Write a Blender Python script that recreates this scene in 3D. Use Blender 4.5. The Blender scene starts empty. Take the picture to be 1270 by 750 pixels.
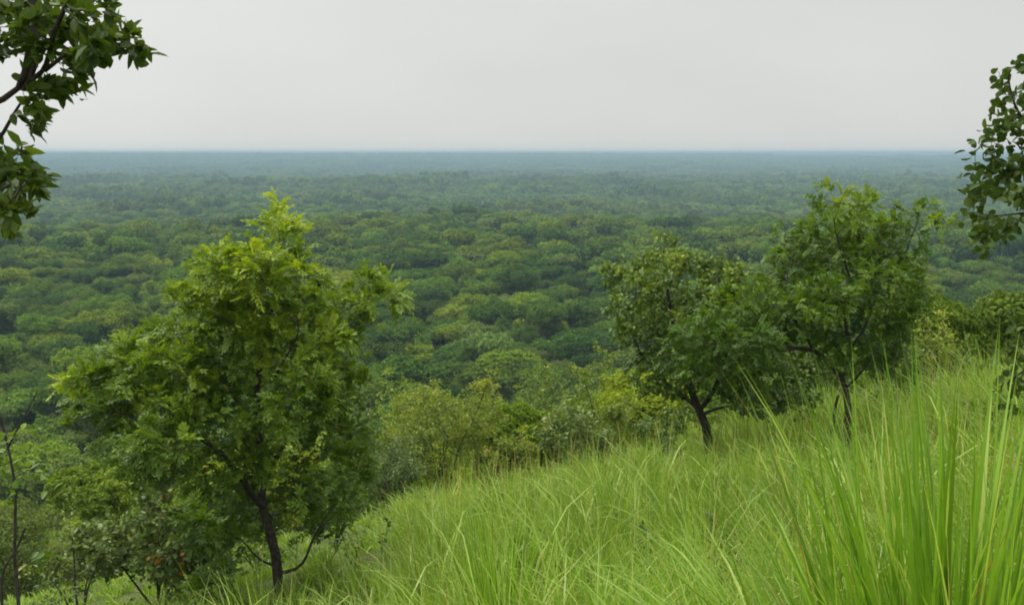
import bpy, math
import numpy as np
from mathutils import Vector

SC = bpy.context.scene
COL = SC.collection
F_PX, CX, CY = 1235.0, 635.0, 375.0            # photograph 1270x750, 35 mm lens
PITCH = math.radians(8.56)
cP, sP = math.cos(PITCH), math.sin(PITCH)
U3 = np.array([0, 0, 1.0])

# ------------------------------------------------------------------ helpers
def at(px, py, Y):
    xc, yc = (px - CX) / F_PX, (CY - py) / F_PX
    d = np.array([xc, cP + yc * sP, -sP + yc * cP])
    return d * (Y / d[1])

def project(p):
    x, y, z = p
    f = y * cP - z * sP
    u = y * sP + z * cP
    return CX + F_PX * x / f, CY - F_PX * u / f

def norm(v):
    return v / np.maximum(np.linalg.norm(v, axis=-1, keepdims=True), 1e-9)

def sstep(a, b, x):
    t = np.clip((x - a) / (b - a), 0, 1)
    return t * t * (3 - 2 * t)

_RG = np.random.default_rng(77)
_WAVES = {}
def fnoise(x, y, scale, seed=0, octv=4):
    """smooth pseudo noise from summed rotated sines, about -1..1"""
    key = (seed, octv)
    if key not in _WAVES:
        r = np.random.default_rng(seed + 900)
        _WAVES[key] = [(r.uniform(0, 6.28), r.uniform(0, 6.28), r.uniform(.7, 1.4)) for _ in range(octv * 4)]
    out = np.zeros(np.broadcast(x, y).shape)
    tot = 0
    for i, (a, ph, k) in enumerate(_WAVES[key]):
        o = i // 4
        fr = (2.1 ** o) * k * 6.28 / scale
        amp = .5 ** o
        out = out + amp * np.sin(fr * (x * math.cos(a) + y * math.sin(a)) + ph)
        tot += amp
    return out / tot * 1.9

def far_profile(r):
    """ground height of the plain below eye level by distance"""
    R = np.array([0, 300, 480, 570, 700, 930, 1250, 2000, 2300, 3000, 4200, 5400, 6500, 7000, 8000, 10000, 12000, 12800, 14000])
    Z = np.array([-44.5, -45, -45, -47, -58, -66, -69, -62, -70, -74, -58, -36, -18, -23, -70, -95, -16, -9, -60])
    return np.interp(r, R, Z)

def ground(x, y):
    x = np.asarray(x, float); y = np.asarray(y, float)
    yy = np.maximum(y, -6) + np.minimum(y + 6, 0) * .3
    xx = np.where(x > 12, 12 + (x - 12) * .55, x)
    s = -2.1 + .197 * xx - .246 * yy - .13 * np.logaddexp(0, (yy - 21) / 2.0) * 2.0
    s = s - .05 * np.logaddexp(0, (xx * -1 - 3) / 2.) * 2.0
    s = s + .10 * fnoise(x, y, 7.0, 1, 2) * sstep(2, 8, np.hypot(x, y))
    s = s + .9 * fnoise(x, y, 38.0, 2, 2) * sstep(25, 60, np.hypot(x, y))
    s = np.minimum(s, 6.0 - np.maximum(s - 6, 0) * 0)
    r = np.hypot(x, y)
    p = far_profile(r + 70 * fnoise(x, y, 700., 3, 2) * sstep(380, 600, r)) + \
        1.6 * fnoise(x, y, 260., 4, 3) * sstep(80, 200, r) + \
        6.0 * fnoise(x, y, 1000., 5, 4) * sstep(700, 1600, r) * (1 - .5 * sstep(4500, 6500, r))
    # the very far ridge only rises above the nearer skyline towards the right
    p = p + (3.5 * fnoise(x, y, 2400., 8, 3) + 3 * fnoise(x, y, 330., 9, 2)) * sstep(5200, 6200, r) * (1 - sstep(7000, 8000, r))
    far = sstep(7200, 10500, r)
    p = p - 15 * sstep(-.1, .40, x / np.maximum(r, 1)) * sstep(4300, 6300, r) * (1 - far)
    p = p - far * 26 * (1 - sstep(-.05, .33, x / np.maximum(r, 1)))
    k = 4.0
    return np.where(r < 420, np.logaddexp(s / k, p / k) * k, p)

def mesh_raw(name, V, loops, starts, mat=None, attrs=None, smooth=False):
    me = bpy.data.meshes.new(name)
    V = np.ascontiguousarray(V, dtype=np.float32)
    me.vertices.add(len(V)); me.vertices.foreach_set('co', V.ravel())
    loops = np.ascontiguousarray(loops, dtype=np.int32)
    starts = np.ascontiguousarray(starts, dtype=np.int32)
    me.loops.add(len(loops)); me.loops.foreach_set('vertex_index', loops)
    me.polygons.add(len(starts)); me.polygons.foreach_set('loop_start', starts)
    if smooth:
        me.polygons.foreach_set('use_smooth', np.ones(len(starts), dtype=bool))
    me.update(calc_edges=True)
    me.validate(verbose=False)
    for k, a in (attrs or {}).items():
        at_ = me.attributes.new(k, 'FLOAT', 'POINT')
        at_.data.foreach_set('value', np.ascontiguousarray(a, dtype=np.float32))
    if mat:
        me.materials.append(mat)
    return me

def link(name, me, parent=None, loc=None):
    o = bpy.data.objects.new(name, me); COL.objects.link(o)
    if parent is not None: o.parent = parent
    if loc is not None: o.location = loc
    return o

def tag(o, label=None, cat=None, group=None, kind=None):
    if label: o['label'] = label
    if cat: o['category'] = cat
    if group: o['group'] = group
    if kind: o['kind'] = kind
    return o

def empty(name, loc):
    o = bpy.data.objects.new(name, None); COL.objects.link(o)
    o.location = loc; o.empty_display_size = .2
    return o

# ------------------------------------------------------------------ leaf meshes
_T8 = [[0, 2, 1], [0, 3, 2], [1, 2, 5, 4], [2, 3, 6, 5], [4, 5, 7], [5, 6, 7]]
_T11 = [[0, 2, 1], [0, 3, 2], [1, 2, 5, 4], [2, 3, 6, 5], [4, 5, 8, 7], [5, 6, 9, 8], [7, 8, 10], [8, 9, 10]]
_T4 = [[0, 2, 1], [0, 3, 2]]
def leaf_template(kind):
    if kind == 'lance':
        x = [0, .32, .32, .32, .70, .70, .70, 1.0]; y = [0, .5, 0, -.5, .40, 0, -.40, 0]; T = _T8
    elif kind == 'broad':
        x = [0, .16, .16, .16, .48, .48, .48, .80, .80, .80, 1.0]; y = [0, .30, 0, -.30, .50, 0, -.50, .30, 0, -.30, 0]; T = _T11
    elif kind == 'round':
        x = [0, .14, .14, .14, .50, .50, .50, .86, .86, .86, .97]; y = [0, .33, 0, -.33, .50, 0, -.50, .33, 0, -.33, 0]; T = _T11
    else:
        x = [0, .45, 1.0, .45]; y = [0, .5, 0, -.5]; T = _T4
    return np.array(x), np.array(y), T

def leaves(P, D, N, L, W, tint, kind, fold=.22, droop=.16):
    """arrays of leaf base points, directions, normals -> V, loops, starts, tint per vertex"""
    x, y, T = leaf_template(kind)
    n, k = len(P), len(x)
    D = norm(D); S = norm(np.cross(N, D)); N = np.cross(D, S)
    xx = x[None, :] * L[:, None]; yy = y[None, :] * W[:, None]
    zz = np.abs(yy) * fold * 2 - droop * (x ** 2)[None, :] * L[:, None]
    V = P[:, None, :] + xx[..., None] * D[:, None, :] + yy[..., None] * S[:, None, :] + zz[..., None] * N[:, None, :]
    tl = np.concatenate([np.array(f) for f in T]); ln = np.array([len(f) for f in T])
    loops = (tl[None, :] + (np.arange(n) * k)[:, None]).ravel()
    lens = np.tile(ln, n)
    starts = np.concatenate([[0], np.cumsum(lens)[:-1]])
    return V.reshape(-1, 3), loops, starts, np.repeat(tint, k)

def join(parts):
    Vs, Ls, Ss, Ts = [], [], [], []
    vo = lo = 0
    for V, l, s, t in parts:
        if len(V) == 0: continue
        Vs.append(V); Ls.append(l + vo); Ss.append(s + lo); Ts.append(t)
        vo += len(V); lo += len(l)
    return np.concatenate(Vs), np.concatenate(Ls), np.concatenate(Ss), np.concatenate(Ts)

def tube(pts, rad, sides=6):
    pts = np.asarray(pts, float); rad = np.asarray(rad, float)
    n = len(pts)
    t = norm(np.gradient(pts, axis=0))
    ref = np.array([.31, .95, .05])
    a = norm(np.cross(t, ref)); b = np.cross(t, a)
    ang = np.arange(sides) / sides * 2 * math.pi
    V = pts[:, None, :] + rad[:, None, None] * (np.cos(ang)[None, :, None] * a[:, None, :] + np.sin(ang)[None, :, None] * b[:, None, :])
    V = V.reshape(-1, 3)
    i = np.arange(n - 1)[:, None] * sides; j = np.arange(sides)[None, :]; j2 = (j + 1) % sides
    q = np.stack([i + j, i + j2, i + sides + j2, i + sides + j], -1).reshape(-1, 4)
    loops = q.ravel(); starts = np.arange(len(q)) * 4
    return V, loops, starts, np.zeros(len(V))

# ------------------------------------------------------------------ branching
def colonize(nodes, parent, A, step, infl, kill, iters, rng, up=.05):
    nodes = [np.array(p, float) for p in nodes]; parent = list(parent)
    arr = np.array(nodes)
    A = np.array(A)
    d = np.linalg.norm(A[:, None, :] - arr[None], axis=2)
    near = d.argmin(1); nd = d.min(1)
    alive = np.ones(len(A), bool)
    for _ in range(iters):
        act = alive & (nd < infl)
        if not act.any():
            if not alive.any(): break
            infl *= 1.5
            if infl > 6: break
            continue
        idx = np.nonzero(act)[0]
        dirs = norm(A[idx] - np.array(nodes)[near[idx]])
        acc = {}
        for k, dd in zip(near[idx], dirs):
            acc[k] = acc.get(k, 0) + dd
        new = []
        for k, s in acc.items():
            s = s / (np.linalg.norm(s) + 1e-6) + rng.normal(0, .22, 3) + np.array([0, 0, up])
            new.append(nodes[k] + step * s / np.linalg.norm(s)); parent.append(k)
        base = len(nodes)
        nodes.extend(new); new = np.array(new)
        d = np.linalg.norm(A[:, None, :] - new[None], axis=2)
        m = d.argmin(1); md = d.min(1)
        better = md < nd
        near[better] = base + m[better]; nd[better] = md[better]
        alive &= nd > kill
        if len(nodes) > 9000: break
    return np.array(nodes), np.array(parent)

def skeleton_mesh(nodes, parent, tip_r, expo, base_limit, fixed=None, minr=0.):
    n = len(nodes)
    order = np.arange(n)[::-1]
    acc = np.zeros(n); nch = np.zeros(n, int)
    for i in range(1, n): 
        if parent[i] >= 0: nch[parent[i]] += 1
    acc[nch == 0] = tip_r ** expo
    for i in order:
        if parent[i] >= 0: acc[parent[i]] += acc[i]
    r = np.minimum(acc ** (1 / expo), base_limit)
    if fixed is not None:
        m = min(len(fixed), n)
        r[:m] = np.where(np.array(fixed[:m]) > 0, np.array(fixed[:m]), r[:m])
    kids = [[] for _ in range(n)]
    for i in range(n):
        if parent[i] >= 0: kids[parent[i]].append(i)
    parts = []
    stack = [(k, None) for k in range(n) if parent[k] < 0]
    while stack:
        s, pre = stack.pop()
        chain = [pre, s] if pre is not None else [s]
        c = s
        while kids[c]:
            ks = sorted(kids[c], key=lambda q: -r[q])
            for q in ks[1:]: stack.append((q, c))
            c = ks[0]; chain.append(c)
        if len(chain) < 2: continue
        P = nodes[chain]; R = r[chain].copy()
        if pre is not None: R[0] = min(R[0], R[1] * 1.15)
        if R.max() < minr: continue
        if len(P) > 4:                                   # soften the kinks
            Q = P.copy(); Q[1:-1] = .25 * P[:-2] + .5 * P[1:-1] + .25 * P[2:]; P = Q
        parts.append(tube(P, R, 8 if R[0] > .03 else (5 if R[0] > .008 else 4)))
    return join(parts), r, nch

def rand_unit(rng, n):
    return norm(rng.normal(0, 1, (n, 3)))

def pinnate(P, D, rng, R=.24, pairs=5, L=.085, W=.030, tint=None, kind='lance', droop=.22):
    n = len(P)
    D = norm(D)
    Rn = R * rng.uniform(.7, 1.2, n)
    side = norm(np.cross(D, U3 + rng.normal(0, .35, (n, 3))))
    nrm = norm(np.cross(side, D)); nrm = np.where(nrm[:, 2:3] < 0, -nrm, nrm)
    out = []
    ts = np.concatenate([np.repeat(np.linspace(.28, .92, pairs), 2), [1.0]])
    sg = np.concatenate([np.tile([1, -1], pairs), [0]])
    for t, s in zip(ts, sg):
        p = P + D * (Rn * t)[:, None] - U3 * (droop * Rn * t * t)[:, None]
        d = D * (.55 + .3 * t) + side * s * .85 - U3 * (droop * t * .9) + rng.normal(0, .18, (n, 3))
        nn = nrm + rng.normal(0, .30, (n, 3)) + side * s * -.15
        l = L * rng.uniform(.75, 1.2, n) * (1 - .25 * abs(t - .55)); w = W * rng.uniform(.8, 1.2, n)
        out.append(leaves(p, d, nn, l, w, np.where(tint > .97, tint, np.clip(tint + rng.normal(0, .05, n), 0, .93)), kind))
    return join(out)

def lobes_to_points(lobes, rng, dens):
    pts, tops = [], []
    for (c, rad) in lobes:
        n = max(6, int(dens * (rad[0] * rad[2] * rad[1]) ** (2 / 3)))
        u = rand_unit(rng, n) * (rng.uniform(.12, 1.0, n) ** .5)[:, None]
        pts.append(c + u * rad)
    return np.concatenate(pts)

def px_lobes(Ls, Y, rng, spread, thick=.9, extra=0):
    """lobes given where they are seen, each put at a depth of its own inside the crown"""
    out = []
    for l in Ls:
        px, py, rx, ry = l[:4]
        dy = l[4] if len(l) > 4 else rng.uniform(-spread, spread)
        YY = Y + dy
        c = at(px, py, YY)
        a, b = rx / F_PX * YY, ry / F_PX * YY
        out.append((c, np.array([a, max(.16, .5 * (a + b) * thick), b])))
    for _ in range(extra):                                # fill the depth of the crown
        c, r = out[rng.integers(len(Ls))]
        out.append((c * 1.0 + np.array([rng.normal(0, .15), rng.uniform(-1.3, 1.3) * spread, rng.normal(0, .1)]), r * rng.uniform(.6, .85)))
    return out

def build_tree(name, label, cat, base, limbs, lobes, spec, seed, group=None, bark=None, leafmat=None):
    """limbs: list of (points, r0, r1) polylines, the first starts at the base"""
    rng = np.random.default_rng(seed)
    nodes, parent, fixed = [], [], []
    step = spec.get('step', .13)
    for pts, r0, r1 in limbs:
        pts = [np.array(p, float) for p in pts]
        if nodes:
            arr = np.array(nodes); prev = int(np.linalg.norm(arr - pts[0], axis=1).argmin())
        else:
            nodes.append(pts[0]); parent.append(-1); fixed.append(r0); prev = 0
        tot = sum(np.linalg.norm(b - a) for a, b in zip(pts, pts[1:])); run = 0
        for a, b in zip(pts, pts[1:]):
            ln = np.linalg.norm(b - a); m = max(1, int(ln / step))
            for k in range(1, m + 1):
                q = a + (b - a) * k / m + (rng.normal(0, step * .10, 3) if k < m else 0)
                nodes.append(q); parent.append(prev); prev = len(nodes) - 1
                fixed.append(r0 + (r1 - r0) * (run + ln * k / m) / tot)
            run += ln
    A = lobes_to_points(lobes, rng, spec['dens'])
    if spec.get('clip_ground', True):
        A = A[A[:, 2] > ground(A[:, 0], A[:, 1]) + .12]
    nodes, parent = colonize(nodes, parent, A, step, spec.get('infl', 1.0), spec.get('kill', step * 1.3), 160, rng, spec.get('up', .06))
    (bV, bL, bS, bT), r, nch = skeleton_mesh(nodes, parent, spec.get('tip', .004), spec.get('expo', 2.35), spec.get('rmax', .12), fixed)
    # leaves on thin wood
    n0 = len(fixed)
    idx = np.nonzero((r < spec.get('leaf_r', .010)) & (np.arange(len(nodes)) >= min(n0, len(nodes) - 1)))[0]
    tips = nch[idx] == 0
    reps = np.where(tips, spec.get('tip_n', 4), spec.get('mid_n', 1))
    if 'mid_p' in spec:
        reps = np.where(~tips & (rng.random(len(idx)) > spec['mid_p']), 0, reps)
    src = np.repeat(idx, reps)
    bd = norm(nodes[src] - nodes[np.maximum(parent[src], 0)])
    P = nodes[src] + rng.normal(0, step * .28, (len(src), 3))
    D = norm(bd * spec.get('along', .7) + U3 * spec.get('lift', .25) + rand_unit(rng, len(src)) * spec.get('scatter', .9))
    # young foliage at the ends of the highest and outermost shoots
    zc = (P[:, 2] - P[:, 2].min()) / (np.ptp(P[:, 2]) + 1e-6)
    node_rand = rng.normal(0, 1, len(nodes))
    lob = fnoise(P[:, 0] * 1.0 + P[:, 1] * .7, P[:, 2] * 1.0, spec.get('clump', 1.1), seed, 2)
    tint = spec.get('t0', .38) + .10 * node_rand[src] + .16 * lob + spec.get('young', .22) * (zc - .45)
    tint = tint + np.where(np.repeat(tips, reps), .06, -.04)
    tint = np.clip(tint + rng.normal(0, .05, len(src)), 0, .93)
    rare = rng.random(len(src)) < spec.get('rust', .0)
    tint = np.where(rare, .985, tint)
    if spec['leaf'] == 'pinnate':
        cV = pinnate(P, D, rng, spec.get('R', .24), spec.get('pairs', 5), spec['L'], spec['W'], tint, spec.get('shape', 'lance'), spec.get('droop', .16))
    else:
        m = spec.get('per', 3)
        P2 = np.repeat(P, m, 0) + rng.normal(0, spec['L'] * spec.get('gather', .55), (len(P) * m, 3))
        D2 = norm(np.repeat(D, m, 0) + rand_unit(rng, len(P2)) * .8 - U3 * spec.get('droop', .3))
        N2 = U3 * spec.get('flat', .9) + rng.normal(0, .55, (len(P2), 3))
        k = len(P2)
        cV = leaves(P2, D2, N2, spec['L'] * rng.uniform(.6, 1.25, k), spec['W'] * rng.uniform(.7, 1.2, k),
                    np.where(np.repeat(tint, m) > .97, .985, np.clip(np.repeat(tint, m) + rng.normal(0, .07, k), 0, .93)), spec['leaf'], fold=spec.get('fold', .22))
    base = np.array(base)
    root = empty(name, base)
    tag(root, label, cat, group)
    link('trunk', mesh_raw('trunk', bV - base, bL, bS, bark or M['bark'], None, True), root)
    link('crown', mesh_raw('crown', cV[0] - base, cV[1], cV[2], leafmat or M['leaf_a'], {'tint': cV[3]}), root)
    return root

# ------------------------------------------------------------------ materials
M = {}
def nt(mat):
    mat.use_nodes = True
    t = mat.node_tree; t.nodes.clear()
    return t, t.nodes, t.links

def leaf_mat(name, ramp, trans=.32, rough=.48, spec=.35, obj_var=.0):
    m = bpy.data.materials.new(name); t, N, L = nt(m)
    out = N.new('ShaderNodeOutputMaterial')
    a = N.new('ShaderNodeAttribute'); a.attribute_name = 'tint'
    cr = N.new('ShaderNodeValToRGB')
    e = cr.color_ramp.elements
    while len(e) > 2: e.remove(e[-1])
    for i, (p, c) in enumerate(ramp):
        if i < 2: el = e[i]; el.position = p
        else: el = e.new(p)
        el.color = (*c, 1)
    L.new(a.outputs['Fac'], cr.inputs[0])
    hs = N.new('ShaderNodeHueSaturation'); L.new(cr.outputs[0], hs.inputs['Color'])
    if obj_var:
        oi = N.new('ShaderNodeObjectInfo')
        mr = N.new('ShaderNodeMapRange'); mr.inputs['To Min'].default_value = 1 - obj_var; mr.inputs['To Max'].default_value = 1 + obj_var
        L.new(oi.outputs['Random'], mr.inputs['Value']); L.new(mr.outputs[0], hs.inputs['Value'])
        mh = N.new('ShaderNodeMapRange'); mh.inputs['To Min'].default_value = .5 + obj_var * .07; mh.inputs['To Max'].default_value = .5 - obj_var * .07
        mm = N.new('ShaderNodeMath'); mm.operation = 'MULTIPLY'; mm.inputs[1].default_value = 7.31
        mf = N.new('ShaderNodeMath'); mf.operation = 'FRACT'
        L.new(oi.outputs['Random'], mm.inputs[0]); L.new(mm.outputs[0], mf.inputs[0]); L.new(mf.outputs[0], mh.inputs['Value']); L.new(mh.outputs[0], hs.inputs['Hue'])
    p = N.new('ShaderNodeBsdfPrincipled'); p.inputs['Roughness'].default_value = rough
    p.inputs['Specular IOR Level'].default_value = spec
    L.new(hs.outputs[0], p.inputs['Base Color'])
    tr = N.new('ShaderNodeBsdfTranslucent')
    mx = N.new('ShaderNodeMix'); mx.data_type = 'RGBA'; mx.blend_type = 'MULTIPLY'; mx.inputs[0].default_value = 1
    L.new(hs.outputs[0], mx.inputs[6]); mx.inputs[7].default_value = (1.5, 1.45, .55, 1)
    L.new(mx.outputs[2], tr.inputs['Color'])
    ms = N.new('ShaderNodeMixShader'); ms.inputs[0].default_value = trans
    L.new(p.outputs[0], ms.inputs[1]); L.new(tr.outputs[0], ms.inputs[2]); L.new(ms.outputs[0], out.inputs['Surface'])
    M[name] = m
    return m

def noise_mat(name, c1, c2, scale, rough=.9, detail=6, bump=.0, c3=None):
    m = bpy.data.materials.new(name); t, N, L = nt(m)
    out = N.new('ShaderNodeOutputMaterial'); p = N.new('ShaderNodeBsdfPrincipled')
    p.inputs['Roughness'].default_value = rough; p.inputs['Specular IOR Level'].default_value = .2
    tc = N.new('ShaderNodeTexCoord'); nz = N.new('ShaderNodeTexNoise')
    nz.inputs['Scale'].default_value = scale; nz.inputs['Detail'].default_value = detail; nz.inputs['Roughness'].default_value = .65
    cr = N.new('ShaderNodeValToRGB'); e = cr.color_ramp.elements
    e[0].position = .35; e[0].color = (*c1, 1); e[1].position = .65; e[1].color = (*c2, 1)
    if c3: x = e.new(.8); x.color = (*c3, 1)
    L.new(tc.outputs['Object'], nz.inputs['Vector']); L.new(nz.outputs['Fac'], cr.inputs[0]); L.new(cr.outputs[0], p.inputs['Base Color'])
    if bump:
        b = N.new('ShaderNodeBump'); b.inputs['Strength'].default_value = bump; b.inputs['Distance'].default_value = .02
        L.new(nz.outputs['Fac'], b.inputs['Height']); L.new(b.outputs[0], p.inputs['Normal'])
    L.new(p.outputs[0], out.inputs['Surface'])
    M[name] = m
    return m

RUST = (.28, .12, .03)
leaf_mat('leaf_a', [(0, (0.041, 0.082, 0.006)), (.35, (0.084, 0.153, 0.010)), (.65, (0.168, 0.251, 0.015)), (.88, (0.296, 0.384, 0.028)), (.955, (0.350, 0.396, 0.029)), (.97, RUST)], trans=.36)
leaf_mat('leaf_c', [(0, (0.038, 0.077, 0.010)), (.4, (0.077, 0.136, 0.013)), (.75, (0.156, 0.225, 0.021)), (.94, (0.281, 0.325, 0.032)), (.97, RUST)], trans=.28)
leaf_mat('leaf_d', [(0, (0.034, 0.076, 0.006)), (.4, (0.070, 0.139, 0.008)), (.7, (0.134, 0.216, 0.013)), (.92, (0.253, 0.335, 0.023)), (.97, RUST)], trans=.34)
leaf_mat('leaf_grey', [(0, (0.053, 0.089, 0.022)), (.4, (0.103, 0.156, 0.036)), (.7, (0.179, 0.238, 0.055)), (.92, (0.277, 0.317, 0.067)), (.97, (0.396, 0.187, 0.025))], trans=.25)
leaf_mat('leaf_dark', [(0, (0.030, 0.058, 0.008)), (.5, (0.062, 0.105, 0.012)), (.8, (0.105, 0.155, 0.020)), (.94, (0.150, 0.200, 0.030)), (.97, RUST)], trans=.34, rough=.5, spec=.25)
leaf_mat('leaf_round', [(0, (0.023, 0.046, 0.010)), (.5, (0.047, 0.084, 0.014)), (.8, (0.099, 0.147, 0.028)), (.94, (0.153, 0.210, 0.048)), (.97, RUST)], trans=.26, rough=.55, spec=.15)
leaf_mat('leaf_yellow', [(0, (0.070, 0.115, 0.011)), (.5, (0.140, 0.199, 0.017)), (.85, (0.246, 0.295, 0.028)), (.95, (0.304, 0.321, 0.033)), (.97, RUST)], trans=.33)
leaf_mat('leaf_brown', [(0, (.05, .045, .015)), (.5, (.10, .075, .022)), (.9, (.15, .12, .03))], trans=.2)
# forest kinds
leaf_mat('wood_dark', [(0, (0.036, 0.075, 0.013)), (.5, (0.065, 0.124, 0.018)), (1, (0.113, 0.185, 0.025))], trans=.22, rough=.7, spec=.10, obj_var=.24)
leaf_mat('wood_mid', [(0, (0.065, 0.119, 0.014)), (.5, (0.109, 0.186, 0.020)), (1, (0.180, 0.263, 0.029))], trans=.25, rough=.7, spec=.10, obj_var=.24)
leaf_mat('wood_olive', [(0, (0.077, 0.123, 0.014)), (.5, (0.129, 0.191, 0.021)), (1, (0.197, 0.263, 0.029))], trans=.25, rough=.7, spec=.10, obj_var=.24)
leaf_mat('wood_yellow', [(0, (0.096, 0.148, 0.012)), (.5, (0.160, 0.230, 0.016)), (1, (0.246, 0.316, 0.026))], trans=.27, rough=.7, spec=.10, obj_var=.24)
leaf_mat('wood_grey', [(0, (0.080, 0.124, 0.028)), (.5, (0.138, 0.194, 0.042)), (1, (0.205, 0.263, 0.058))], trans=.22, rough=.7, spec=.10, obj_var=.24)
noise_mat('bark', (0.022, 0.018, 0.014), (0.064, 0.054, 0.045), 22., .9, 8, .6)
noise_mat('bark_pale', (.10, .085, .065), (.20, .18, .15), 22., .9, 8, .5)
noise_mat('bark_far', (.05, .04, .03), (.11, .09, .07), 4., .95)
leaf_mat('grass', [(0, (0.085, 0.148, 0.014)), (.35, (0.150, 0.249, 0.023)), (.65, (0.214, 0.339, 0.037)), (.86, (0.289, 0.392, 0.063)), (.90, (0.418, 0.424, 0.156)), (.97, (0.498, 0.445, 0.198)), (1.0, (0.239, 0.127, 0.053))], trans=.34, rough=.42, spec=.35)
leaf_mat('grass_broad', [(0, (0.090, 0.177, 0.015)), (.4, (0.147, 0.282, 0.022)), (.7, (0.224, 0.380, 0.037)), (.86, (0.321, 0.460, 0.074)), (.92, (0.513, 0.499, 0.173)), (1.0, (0.282, 0.145, 0.049))], trans=.36, rough=.36, spec=.4)

def ground_mat():
    m = bpy.data.materials.new('earth_and_undergrowth'); t, N, L = nt(m)
    out = N.new('ShaderNodeOutputMaterial'); p = N.new('ShaderNodeBsdfPrincipled'); p.inputs['Roughness'].default_value = .95
    p.inputs['Specular IOR Level'].default_value = .1
    tc = N.new('ShaderNodeTexCoord')
    n1 = N.new('ShaderNodeTexNoise'); n1.inputs['Scale'].default_value = .02; n1.inputs['Detail'].default_value = 12; n1.inputs['Roughness'].default_value = .7
    cr = N.new('ShaderNodeValToRGB'); e = cr.color_ramp.elements
    e[0].position = .38; e[0].color = (.030, .052, .012, 1); e[1].position = .62; e[1].color = (.075, .105, .022, 1)
    L.new(tc.outputs['Object'], n1.inputs['Vector']); L.new(n1.outputs['Fac'], cr.inputs[0])
    n2 = N.new('ShaderNodeTexNoise'); n2.inputs['Scale'].default_value = 3.; n2.inputs['Detail'].default_value = 8
    L.new(tc.outputs['Object'], n2.inputs['Vector'])
    c2 = N.new('ShaderNodeValToRGB'); e = c2.color_ramp.elements
    e[0].position = .4; e[0].color = (.055, .075, .015, 1); e[1].position = .7; e[1].color = (.12, .10, .045, 1)
    L.new(n2.outputs['Fac'], c2.inputs[0])
    mx = N.new('ShaderNodeMix'); mx.data_type = 'RGBA'; mx.inputs[0].default_value = .4
    L.new(cr.outputs[0], mx.inputs[6]); L.new(c2.outputs[0], mx.inputs[7]); L.new(mx.outputs[2], p.inputs['Base Color'])
    L.new(p.outputs[0], out.inputs['Surface'])
    return m

# ------------------------------------------------------------------ ground
def build_ground():
    ang = np.unique(np.concatenate([np.linspace(-math.pi, -1.1, 40), np.linspace(-1.1, 1.1, 260), np.linspace(1.1, math.pi, 40)]))[:-1]
    rr = np.concatenate([np.linspace(.4, 30, 70), np.geomspace(30.8, 14000, 190)])
    lim = 700 + (14000 - 700) * (1 - sstep(.75, 1.25, np.abs(ang)))
    A, R = np.meshgrid(ang, rr, indexing='ij')
    R = R * (1 - (1 - lim[:, None] / 14000) * sstep(100, 14000, R) ** .35)
    R = np.minimum(R, lim[:, None] * (1 - .0001 * (len(rr) - np.arange(len(rr)))[None]))
    X, Yv = R * np.sin(A), R * np.cos(A)
    Z = ground(X, Yv)
    na, nr = X.shape
    V = np.stack([X, Yv, Z], -1).reshape(-1, 3)
    i = np.arange(na)[:, None]; j = np.arange(nr - 1)[None]
    i2 = (i + 1) % na
    q = np.stack([i * nr + j, i * nr + j + 1, i2 * nr + j + 1, i2 * nr + j], -1).reshape(-1, 4)
    V = np.concatenate([V, [[0, 0, float(ground(0., 0.))]]]); c = len(V) - 1
    tri = np.stack([np.full(na, c), np.arange(na) * nr, ((np.arange(na) + 1) % na) * nr], -1)
    loops = np.concatenate([q.ravel(), tri.ravel()])
    starts = np.concatenate([np.arange(len(q)) * 4, len(q) * 4 + np.arange(na) * 3])
    o = link('ground', mesh_raw('ground', V, loops, starts, ground_mat(), None, True))
    tag(o, 'hillside falling away to a wide wooded plain and low far ridges', 'ground', None, 'structure')
    return V[:, 2].min()

# ------------------------------------------------------------------ grass
def blades(P, H, W, lean, curl, face, tint, segs=4, twist=None):
    n = len(P)
    t = np.linspace(0, 1, segs + 1)
    hd = np.stack([np.cos(face), np.sin(face), np.zeros(n)], -1)
    # arc: the blade bends over progressively
    th = lean[:, None] + curl[:, None] * t[None] ** 1.4
    dl = (H / segs)[:, None]
    dx = np.sin(th) * dl; dz = np.cos(th) * dl
    x = np.concatenate([np.zeros((n, 1)), np.cumsum(dx[:, :-1], 1)], 1); z = np.concatenate([np.zeros((n, 1)), np.cumsum(dz[:, :-1], 1)], 1)
    Cn = P[:, None, :] + x[..., None] * hd[:, None, :] + z[..., None] * U3
    a = face + math.pi / 2 + (twist if twist is not None else 0)
    sd = np.stack([np.cos(a), np.sin(a), np.zeros(n)], -1)
    wp = np.array([.6, 1.0, .9, .62, 0])[:segs + 1] if segs == 4 else np.interp(t, [0, .2, .5, .8, 1], [.6, 1, .9, .5, 0])
    Vl = Cn + sd[:, None, :] * (W[:, None] * wp[None] * .5)[..., None]
    Vr = Cn - sd[:, None, :] * (W[:, None] * wp[None] * .5)[..., None]
    k = 2 * segs + 1
    V = np.zeros((n, k, 3))
    V[:, 0:2 * segs:2] = Vl[:, :segs]; V[:, 1:2 * segs:2] = Vr[:, :segs]; V[:, -1] = Cn[:, -1]
    T = [[2 * i, 2 * i + 1, 2 * i + 3, 2 * i + 2] for i in range(segs - 1)] + [[2 * segs - 2, 2 * segs - 1, 2 * segs]]
    tl = np.concatenate([np.array(f) for f in T]); ln = np.array([len(f) for f in T])
    loops = (tl[None] + (np.arange(n) * k)[:, None]).ravel()
    lens = np.tile(ln, n); starts = np.concatenate([[0], np.cumsum(lens)[:-1]])
    return V.reshape(-1, 3), loops, starts, np.repeat(tint, k)

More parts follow.
